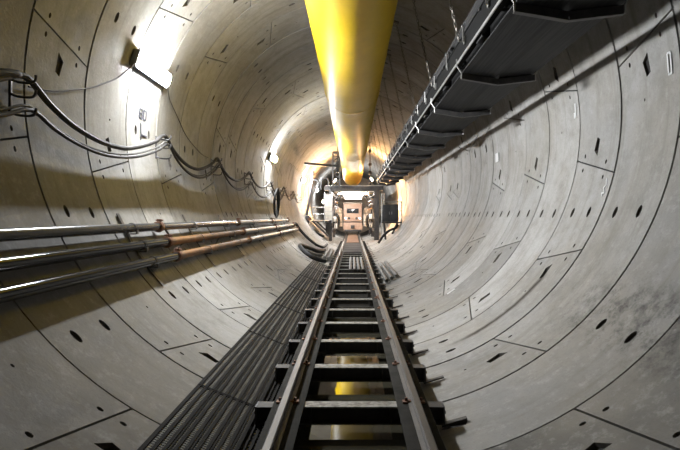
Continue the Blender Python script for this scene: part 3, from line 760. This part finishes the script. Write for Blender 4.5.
# ------------------------------------------------------------------ hoses and pipes dumped at the end of the walkway
def hose(name, pts, r, material, label, cat='hose', n=10):
    mb = MB(); mb.tube(smooth_path(pts, 7), r, n); return tag(mb.build(name, material), label, cat)
onl = lambda x, y, r, dz=0.0: Vector((x, y, lin_z(x, r + 0.006) + dz if False else R - math.sqrt((R - r - 0.006) ** 2 - x * x) + dz))
hose('rubber_hose', [onl(-0.92, 17.1, .07), onl(-1.1, 16.8, .07), onl(-1.35, 16.7, .07), onl(-1.62, 17.0, .07), onl(-1.76, 17.5, .07), onl(-1.68, 18.2, .07), onl(-1.5, 18.9, .07), onl(-1.33, 19.3, .07), onl(-1.22, 20.2, .07), onl(-1.15, 21.2, .07)],
     0.07, M['rubber'], 'thick dark rubber hose in a flat loop at the end of the mesh walkway')
hose('rubber_hose', [onl(-1.50, 17.45, .05), onl(-1.38, 17.75, .05), onl(-1.27, 18.0, .05), onl(-1.2, 18.4, .05), onl(-1.13, 18.9, .05)],
     0.05, M['cable_grey'], 'shorter grey hose lying inside the loop of the thick dark hose')
for i, x in enumerate((-0.98, -0.845)):
    mb = MB(); a, b = Vector((x, 17.9 + 0.3 * i, lin_z(x) + 0.105)), Vector((x - 0.02, 22.5, lin_z(x - 0.02) + 0.105))
    mb.cyl(a, b, 0.05, 14); mb.lathe(a - (b - a).normalized() * 0.02, b - a, [(0, .05), (0, .062), (.06, .062), (.06, .05)], 14)
    tag(mb.build('steel_tube', M['channel'], loc=tuple(a)), ('grey steel tube on the floor beside the hose loop, further from the rail', 'grey steel tube on the floor right beside the rail, past the walkway')[i], 'tube', 'tubes on the floor past the walkway')
arc = [wall(a, 21.25, 0.10) for a in (-59, -56.5, -54, -51, -48, -44, -40, -36, -33)]
hose('rubber_hose', [(-2.313, 20.3, PT[1] - PR[1]), (-2.32, 20.8, 1.36)] + arc + [onl(-1.28, 22.5, .06), onl(-1.24, 25, .06)], 0.055, M['rubber'], 'black hose curving down the wall from the ends of the three pipes')

# ------------------------------------------------------------------ backup gantry far down the bore
GY = 28.5
t = thing('backup_gantry', (0.2, GY, 0.2), 'grey steel gantry frame straddling the track at the lit far end', 'gantry')
gantry = t
def gpart(nm, material, *boxes, smooth=False, label=None):
    mb = MB()
    for b in boxes: mb.box(*b)
    return mb.build(nm, M[material], t, smooth=smooth, label=label)
def ibeam(nm, x, y, z0, z1, w=0.3, d=0.25, material='gantry'):
    return gpart(nm, material, ((x, y - d / 2 + .01, (z0 + z1) / 2), (w, .02, z1 - z0)), ((x, y + d / 2 - .01, (z0 + z1) / 2), (w, .02, z1 - z0)), ((x, y, (z0 + z1) / 2), (.02, d - .04, z1 - z0)))
for y in (GY, GY + 5, GY + 10):
    ibeam('column', 1.28, y, lin_z(1.42) + 0.02, 3.1, 0.25)
    ibeam('column', -1.22, y, lin_z(1.36) + 0.02, 3.1, 0.16)
    gpart('cross_beam', 'gantry', ((0.05, y, 3.22), (3.2, 0.28, 0.24)))
for s in (-1.22, 1.28):
    gpart('side_beam', 'gantry', ((s, GY + 5, 3.0), (0.2, 10, 0.2)))
    gpart('sill_beam', 'gantry', ((s, GY + 5, 0.9), (0.16, 9.9, 0.14)))
gpart('deck', 'gantry_light', ((0.05, GY + 6, 3.36), (3.1, 12, 0.05)))
gpart('soffit', 'gantry_light', ((0.05, GY + 5.2, 3.06), (2.2, 9.6, 0.04)))
# lattice mast beside the duct
for dx in (-1.08, -0.72):
    gpart('mast_leg', 'gantry', ((dx, GY - 0.3, 4.2), (0.08, 0.08, 1.9)))
for i in range(7):
    z = 3.35 + 0.26 * i
    mb = MB(); mb.cyl((-1.08, GY - 0.3, z), (-0.72, GY - 0.3, z + 0.26), 0.022, 6); mb.cyl((-1.08, GY - 0.3, z), (-0.72, GY - 0.3, z), 0.02, 6); mb.build('mast_brace', M['gantry'], t)
gpart('mast_head', 'gantry', ((-0.9, GY - 0.3, 5.12), (0.34, 0.2, 0.12)))
# access ladder and rail panel on the near side column
for dx in (-1.52, -1.12):
    mb = MB(); mb.cyl((dx, GY - 0.35, 1.35), (dx, GY - 0.35, 3.0), 0.03, 8); mb.build('ladder_stile', M['galv'], t)
for i in range(7):
    mb = MB(); mb.cyl((-1.52, GY - 0.35, 1.5 + 0.23 * i), (-1.12, GY - 0.35, 1.5 + 0.23 * i), 0.018, 6); mb.build('ladder_rung', M['galv'], t)
gpart('side_panel', 'gantry_light', ((-1.32, GY - 0.2, 2.2), (0.34, 0.02, 1.4)))
# side platform with handrail and struts
gpart('side_platform', 'gantry', ((-1.75, GY + 1.2, 1.42), (0.95, 3.0, 0.07)))
for y in (GY - 0.25, GY + 1.2, GY + 2.6):
    mb = MB(); mb.cyl((-2.22, y, 1.45), (-2.22, y, 2.2), 0.02, 6); mb.build('handrail_post', M['galv'], t)
for z in (1.82, 2.2):
    mb = MB(); mb.cyl((-2.22, GY - 0.25, z), (-2.22, GY + 2.6, z), 0.02, 6); mb.cyl((-2.22, GY - 0.25, z), (-1.5, GY - 0.25, z), 0.02, 6); mb.build('handrail', M['galv'], t)
for y in (GY - 0.2, GY + 2.5):
    mb = MB(); mb.cyl((-2.15, y, 1.4), (-1.3, y, 0.62), 0.05, 8); mb.build('platform_strut', M['gantry'], t)
gpart('floor_bracket', 'gantry', ((-1.33, GY + 0.1, 1.0), (0.3, 0.25, 0.7)))
# slanted lift pipe and jib
mb = MB(); mb.tube(smooth_path([(-2.12, GY - 0.6, 4.1), (-2.2, GY - 0.6, 3.4), (-2.36, GY - 0.6, 2.4), (-2.47, GY - 0.6, 1.75)], 6), 0.07, 10)
tag(mb.build('riser_pipe', M['dark']), 'dark slanting riser pipe against the brightly lit wall beside the gantry', 'pipe')
t2 = thing('valve_unit', (-2.35, GY - 0.6, 1.1), 'dark valve block at the foot of the slanting riser pipe', 'valve')
mb = MB(); mb.box((-2.42, GY - 0.6, 1.52), (0.22, 0.3, 0.42), bev=0.03); mb.build('body', M['cabinet'], t2)
mb = MB(); mb.tube(smooth_path([(-2.40, GY - 0.6, 1.32), (-2.25, GY - 0.6, 1.0), (-1.9, GY - 0.5, 0.78), (-1.55, GY - 0.4, 0.62)], 6), 0.06, 8); mb.build('outlet_hose', M['rubber'], t2)
mb = MB(); mb.lathe((-2.29, GY - 0.78, 1.55), (0, -1, 0), [(0, .02), (.03, .02), (.03, .09), (.05, .09), (.05, .02)], 14); mb.build('hand_wheel', M['rust'], t2)
t2 = thing('jib_crane', (-0.75, 24.9, 4.2), 'dark jib bar reaching sideways from the mast towards the wall', 'jib')
mb = MB(); mb.box((-1.45, 24.9, 4.14), (1.72, 0.12, 0.10), Matrix.Rotation(math.radians(5), 3, 'Y'), bev=0.01); mb.build('jib_bar', M['dark'], t2)
mb = MB(); mb.box((-0.72, 24.9, 4.02), (0.14, 0.14, 0.5)); mb.cyl((-0.72, 24.9, 4.27), (-0.72, 24.9, 5.45), 0.025, 8); mb.build('jib_hanger', M['dark'], t2)
mb = MB(); mb.box((-0.72, 26.45, 4.08), (0.1, 2.9, 0.1)); mb.build('jib_beam', M['dark'], t2)
# hoses looped over the side of the gantry
for i, (x, z) in enumerate(((-2.02, 3.50), (-1.5, 3.62))):
    hose('rubber_hose', [(x - 0.22, GY - .25, z - 0.5), (x - 0.18, GY - .25, z), (x, GY - .25, z + 0.16), (x + 0.17, GY - .25, z + 0.02), (x + 0.2, GY - .25, z - 0.45)], 0.04, M['rubber'],
         ('dark hose arched over the gantry side, next to the riser pipe', 'dark hose arched over the gantry side, next to the mast')[i])
# chain hoist by the duct end
t2 = thing('chain_hoist', (0.92, GY - 0.2, 3.4), 'dark chain hoist hanging between the duct end and the conveyor', 'hoist')
mb = MB(); mb.cyl((0.92, GY - 0.2, 3.36), (0.92, GY - 0.2, 5.42), 0.03, 8); mb.build('rod', M['dark'], t2)
for z in (3.6, 4.05, 4.5, 5.2):
    mb = MB(); mb.box((0.92, GY - 0.2, z), (0.17, 0.16, 0.17), bev=0.04); mb.build('block', M['dark'], t2)
# pipes beside the other column
for i, (x, lb) in enumerate(((1.56, 'thin pale upright pipe next to the grey gantry column'), (1.68, 'thin pale upright pipe next to the dark cabinet railing'))):
    mb = MB(); mb.cyl((x, GY - 0.1, lin_z(x) + 0.03), (x, GY - 0.1, 2.95), 0.035, 8)
    for z in (1.2, 2.0, 2.7): mb.lathe((x, GY - 0.1, z), (0, 0, 1), [(0, .035), (0, .055), (.06, .055), (.06, .035)], 10)
    tag(mb.build('upright_pipe', M['pipe_white'], loc=(x, GY - 0.1, lin_z(x))), lb, 'pipe', 'upright pipes beside the gantry')
# deck lamps under the cross beam
def deck_lamp(x, y, z, ln, label, tube='tube_deck'):
    t = thing('deck_lamp', (x, y, z), label, 'lamp', 'tube lamps under the gantry deck')
    mb = MB(); mb.box((x, y, z + 0.035), (ln, 0.16, 0.04), bev=0.008); mb.build('housing', M['gantry_light'], t)
    mb = MB(); mb.box((x, y, z - 0.01), (ln - 0.06, 0.12, 0.045), bev=0.012); mb.build('diffuser', M[tube], t)
    return t
deck_lamp(0.02, GY - 0.22, 2.92, 1.7, 'long bright white lamp under the first cross beam of the gantry')
deck_lamp(0.0, GY + 4.3, 2.98, 1.2, 'second bright lamp under the gantry deck, above the wagon')
deck_lamp(0.0, GY + 8.6, 2.98, 1.2, 'third bright lamp under the gantry deck, deep inside')
# flood lamps
def flood(x, y, z, tx, tz, label):
    t = thing('flood_lamp', (x, y, z), label, 'lamp', 'warm floodlights on the gantry')
    d = Vector((tx, -0.30, tz)).normalized(); u = d.cross(Vector((0, 1, 0))).normalized(); w = u.cross(d); rot = Matrix((u, w, d)).transposed()
    c = Vector((x, y, z))
    mb = MB(); mb.box(c, (0.24, 0.24, 0.12), rot, bev=0.02); mb.build('housing', M['lamp_body'], t)
    mb = MB(); mb.box(c + d * 0.068, (0.18, 0.18, 0.012), rot); mb.build('lens', M['tube_warm'], t, smooth=False)
    mb = MB(); mb.cyl(c - d * 0.05, Vector((c.x, c.y, 3.392)) if z > 3.4 else c - d * 0.15, 0.02, 6); mb.build('stalk', M['dark'], t)
    return t
flood(1.0, GY + 1.2, 3.75, 0.7, 0.55, 'warm floodlight on the gantry deck aimed at the wall behind the conveyor')
flood(-1.0, GY + 2.2, 3.75, -0.75, 0.6, 'warm floodlight on the gantry deck aimed at the crown beside the mast')
flood(1.75, GY + 3.0, 2.2, 0.8, 0.1, 'warm floodlight behind the dark cabinet')
flood(-1.8, GY + 4.0, 2.6, -0.8, 0.1, 'warm floodlight behind the side platform')
# dark control cabinet with railing
CYb = 26.0
t2 = thing('control_cabinet', (1.9, CYb, 1.4), 'charcoal control cabinet in a pipe railing under the end of the conveyor', 'cabinet')
mb = MB(); mb.box((1.86, CYb + 0.35, 1.86), (0.80, 0.7, 0.86), bev=0.02); mb.build('body', M['cabinet'], t2)
for i in range(2):
    mb = MB(); mb.box((1.66 + 0.39 * i, CYb - 0.01, 1.86), (0.365, 0.025, 0.78), bev=0.006); d = mb.build('door', M['cabinet'], t2)
    mb = MB(); mb.box((1.80 + 0.12 * i, CYb - 0.035, 1.86), (0.025, 0.03, 0.14), bev=0.006); mb.build('handle', M['galv'], d)
t2 = thing('cabinet_platform', (1.9, CYb, 1.3), 'steel platform and pipe railing holding the charcoal cabinet', 'platform')
mb = MB(); mb.box((1.92, CYb + 0.4, 1.39), (0.98, 1.0, 0.06)); mb.build('platform_plate', M['gantry'], t2, smooth=False)
for x in (1.43, 2.40):
    mb = MB(); mb.cyl((x, CYb - 0.08, 1.4), (x, CYb - 0.08, 2.42), 0.022, 8); mb.build('rail_post', M['pipe_white'], t2)
for z in (2.42, 1.98):
    mb = MB(); mb.cyl((1.43 if z > 2.2 else 2.3, CYb - 0.08, z), (2.42, CYb - 0.08, z), 0.022, 8); mb.build('rail_bar', M['pipe_white'], t2)
for x, xe in ((1.55, 1.62), (2.2, 1.95)):
    mb = MB(); mb.cyl((x, CYb + 0.1, 1.36), (xe, CYb + 0.1, lin_z(xe) + 0.03), 0.05, 8); mb.build('leg', M['gantry'], t2)
hose('rubber_hose', [(2.25, CYb - 0.02, 1.26), (2.10, CYb - 0.05, 1.12), (1.80, CYb - 0.1, 1.0), (1.5, CYb - 0.15, 0.75), onl(1.25, CYb - 0.1, .07)], 0.06, M['rubber'], 'dark hose drooping below the cabinet platform to the floor')

# wagon standing at the end of the track
WY = 41.5
zr = ZS + RH + 0.012
t2 = thing('rail_wagon', (0, WY, zr), 'salmon works wagon standing on the rails inside the gantry', 'wagon')
def wpart(nm, material, c, s, bev=0.02, parent=None):
    mb = MB(); mb.box(c, s, bev=bev); return mb.build(nm, M[material], parent or t2)
wpart('chassis', 'wagon', (TX, WY + 1.5, zr + 0.55), (1.5, 3.0, 0.60))
wpart('bumper', 'dark', (TX, WY - 0.06, zr + 0.22), (1.3, 0.12, 0.16))
mb = MB(); mb.box((TX, WY - 0.03, zr + 0.52), (0.3, 0.1, 0.26), bev=0.02); mb.cyl((TX, WY - 0.02, zr + 0.52), (TX, WY - 0.2, zr + 0.52), 0.08, 12); mb.build('coupler', M['dark'], t2)
wpart('headstock', 'dark', (TX, WY - 0.015, zr + 0.90), (1.54, 0.03, 0.06), 0.006)
cab = wpart('cab', 'wagon', (TX, WY + 0.95, zr + 1.65), (1.46, 1.7, 1.42), 0.06)
wpart('window', 'glass', (TX, WY + 0.085, zr + 1.78), (0.86, 0.03, 0.3), 0.01, cab)
wpart('window_frame', 'dark', (TX, WY + 0.092, zr + 1.78), (0.94, 0.02, 0.38), 0.004, cab)
wpart('roof', 'cream', (TX, WY + 0.95, zr + 2.40), (1.55, 1.85, 0.08), 0.03, cab)
for sgn in (-1, 1):
    mb = MB(); mb.cyl((TX + sgn * 0.3, WY + 0.10, zr + 1.2), (TX + sgn * 0.3, WY + 0.05, zr + 1.2), 0.1, 14); mb.build('grille', M['dark'], t2)
    mb = MB(); mb.cyl((TX + sgn * 0.55, WY + 0.10, zr + 1.2), (TX + sgn * 0.55, WY + 0.06, zr + 1.2), 0.07, 12); mb.build('headlamp', M['tube_cab'], t2)
for sgn in (-1, 1):
    for yy in (0.5, 2.3):
        mb = MB(); mb.cyl((TX + sgn * 0.445, WY + yy, zr + 0.17), (TX + sgn * 0.515, WY + yy, zr + 0.17), 0.168, 18); mb.build('wheel', M['dark'], t2)
# side plant inside the gantry: tanks and hose bundles
for i, (x, y, lb) in enumerate(((-1.0, 31.5, 'dark hose bundle coiled against the inner side of the gantry, by the ladder'), (1.02, 32.5, 'dark hose bundle coiled against the inner side of the gantry, by the grey column'))):
    t3 = thing('hose_coil', (x, y, 0.95), lb, 'hose coil', 'hose coils inside the gantry')
    for j in range(3):
        mb = MB(); rr = 0.34 - 0.05 * j
        mb.tube([(x + (0.06 * j - 0.05) * (1 if x > 0 else -1) + 0.1 * math.cos(u), y - 0.1 + rr * 0.3 * math.sin(2 * u), 1.42 + rr * 1.25 * math.sin(u) ) if False else (x + rr * 0.55 * math.cos(u), y - 0.12 * j, 1.40 + rr * 1.25 * math.sin(u)) for u in [2 * PI * i_ / 24 for i_ in range(24)]], 0.05, 8, True)
        mb.build('hose_turn', M['rubber'] if j != 1 else M['cable_grey'], t3)
    mb = MB(); mb.box((x, y + 0.05, 1.75), (0.1, 0.3, 0.08)); mb.box((x, y + 0.12, 1.30), (0.06, 0.06, 0.95)); mb.build('hanger', M['dark'], t3)
for i, (x, y, lb) in enumerate(((-0.95, 35.0, 'cream round tank inside the gantry on the ladder side'), (0.98, 36.0, 'cream round tank inside the gantry on the conveyor side'))):
    t3 = thing('round_tank', (x, y, 1.0), lb, 'tank', 'cream tanks inside the gantry')
    mb = MB(); mb.lathe((x, y, 1.0), (0, 0, 1), [(0, .2), (.04, .25), (1.15, .25), (1.25, .18), (1.3, .06)], 18); mb.build('shell', M['cream'], t3)
    for z in (1.3, 1.9): 
        mb = MB(); mb.lathe((x, y, z), (0, 0, 1), [(0, .25), (0, .262), (.05, .262), (.05, .25)], 18); mb.build('band', M['dark'], t3)
    mb = MB(); mb.cyl((x, y, 2.3), (x, y, 2.5), 0.04, 8); mb.build('neck', M['dark'], t3)
    mb = MB(); mb.box((x, y, 0.985), (0.5, 0.5, 0.03)); mb.build('shelf_plate', M['gantry'], t3, smooth=False)

# braces, pipes and boxes that crowd the sides of the gantry
for y in (GY + 0.1, GY + 5.0):
    for sx, x0_, x1_ in ((-1, -1.14, -0.72), (1, 1.14, 0.78)):
        mb = MB(); mb.cyl((x0_, y, 2.35), (x1_, y, 3.04), 0.045, 8); mb.build('knee_brace', M['gantry'], gantry)
    for sx in (-1.14, 1.14) if y < GY + 1 else ():
        mb = MB(); mb.cyl((sx, y, 1.55), (sx, y + 4.8, 2.6), 0.03, 6); mb.build('side_brace', M['gantry'], gantry)
for i, (x, z) in enumerate(((-1.02, 2.55), (-0.98, 2.25), (1.04, 2.62), (1.06, 2.38), (1.0, 2.14))):
    mb = MB(); mb.cyl((x, GY + 0.3, z), (x, GY + 6.1, z), 0.045, 10); mb.build('side_pipe', M['pipe_white' if i % 2 else 'orange'], gantry)
for i, (x, y, z) in enumerate(((-1.0, GY + 0.5, 1.55), (0.97, GY + 0.5, 1.7), (-0.98, GY + 1.6, 1.15), (1.02, GY + 1.8, 1.2))):
    t3 = thing('junction_box', (x, y, z - 0.2), 'small dark junction box inside the gantry, ' + ('on the ladder side above the sill', 'by the grey column above the sill', 'low on the ladder side', 'low beside the grey column')[i], 'box', 'junction boxes inside the gantry')
    mb = MB(); mb.box((x, y, z), (0.2, 0.14, 0.34), bev=0.015); mb.build('body', M['cabinet'], t3)
    mb = MB(); mb.box((x, y - 0.078, z), (0.16, 0.012, 0.28), bev=0.004); mb.build('lid', M['gantry_light'], t3)
    mb = MB(); mb.tube(smooth_path([(x, y, z - 0.17), (x + 0.03, y, z - 0.4), (x + 0.10 * (1 if x < 0 else -1), y + 0.3, max(0.6, z - 0.8))], 5), 0.02, 6); mb.build('box_cable', M['rubber'], t3)

# ------------------------------------------------------------------ camera, world, view
for o in bpy.data.objects:
    if '_o' in o: del o['_o']
cam = bpy.data.cameras.new('camera'); co = bpy.data.objects.new('camera', cam); COL.objects.link(co)
co.location = (0, 0, CAMZ); co.rotation_euler = (PI / 2, 0, 0)
cam.sensor_fit = 'HORIZONTAL'; cam.sensor_width = 36; cam.lens = 36 * F_PX / 680
cam.shift_x = -(353 - 340) / 680; cam.shift_y = -(225 - 216.7) / 680
cam.clip_start = 0.05; cam.clip_end = 200
sc.camera = co
w = bpy.data.worlds.new('world'); sc.world = w; w.use_nodes = True
w.node_tree.nodes['Background'].inputs['Color'].default_value = (0, 0, 0, 1)
vs_ = sc.view_settings; vs_.view_transform = 'Standard'; vs_.look = 'None'; vs_.gamma = 1.0; vs_.exposure = 0.0; vs_.use_curve_mapping = False
sc.cycles.use_denoising = True
sc.cycles.max_bounces = 10; sc.cycles.diffuse_bounces = 6
sc.cycles.sample_clamp_indirect = 8.0
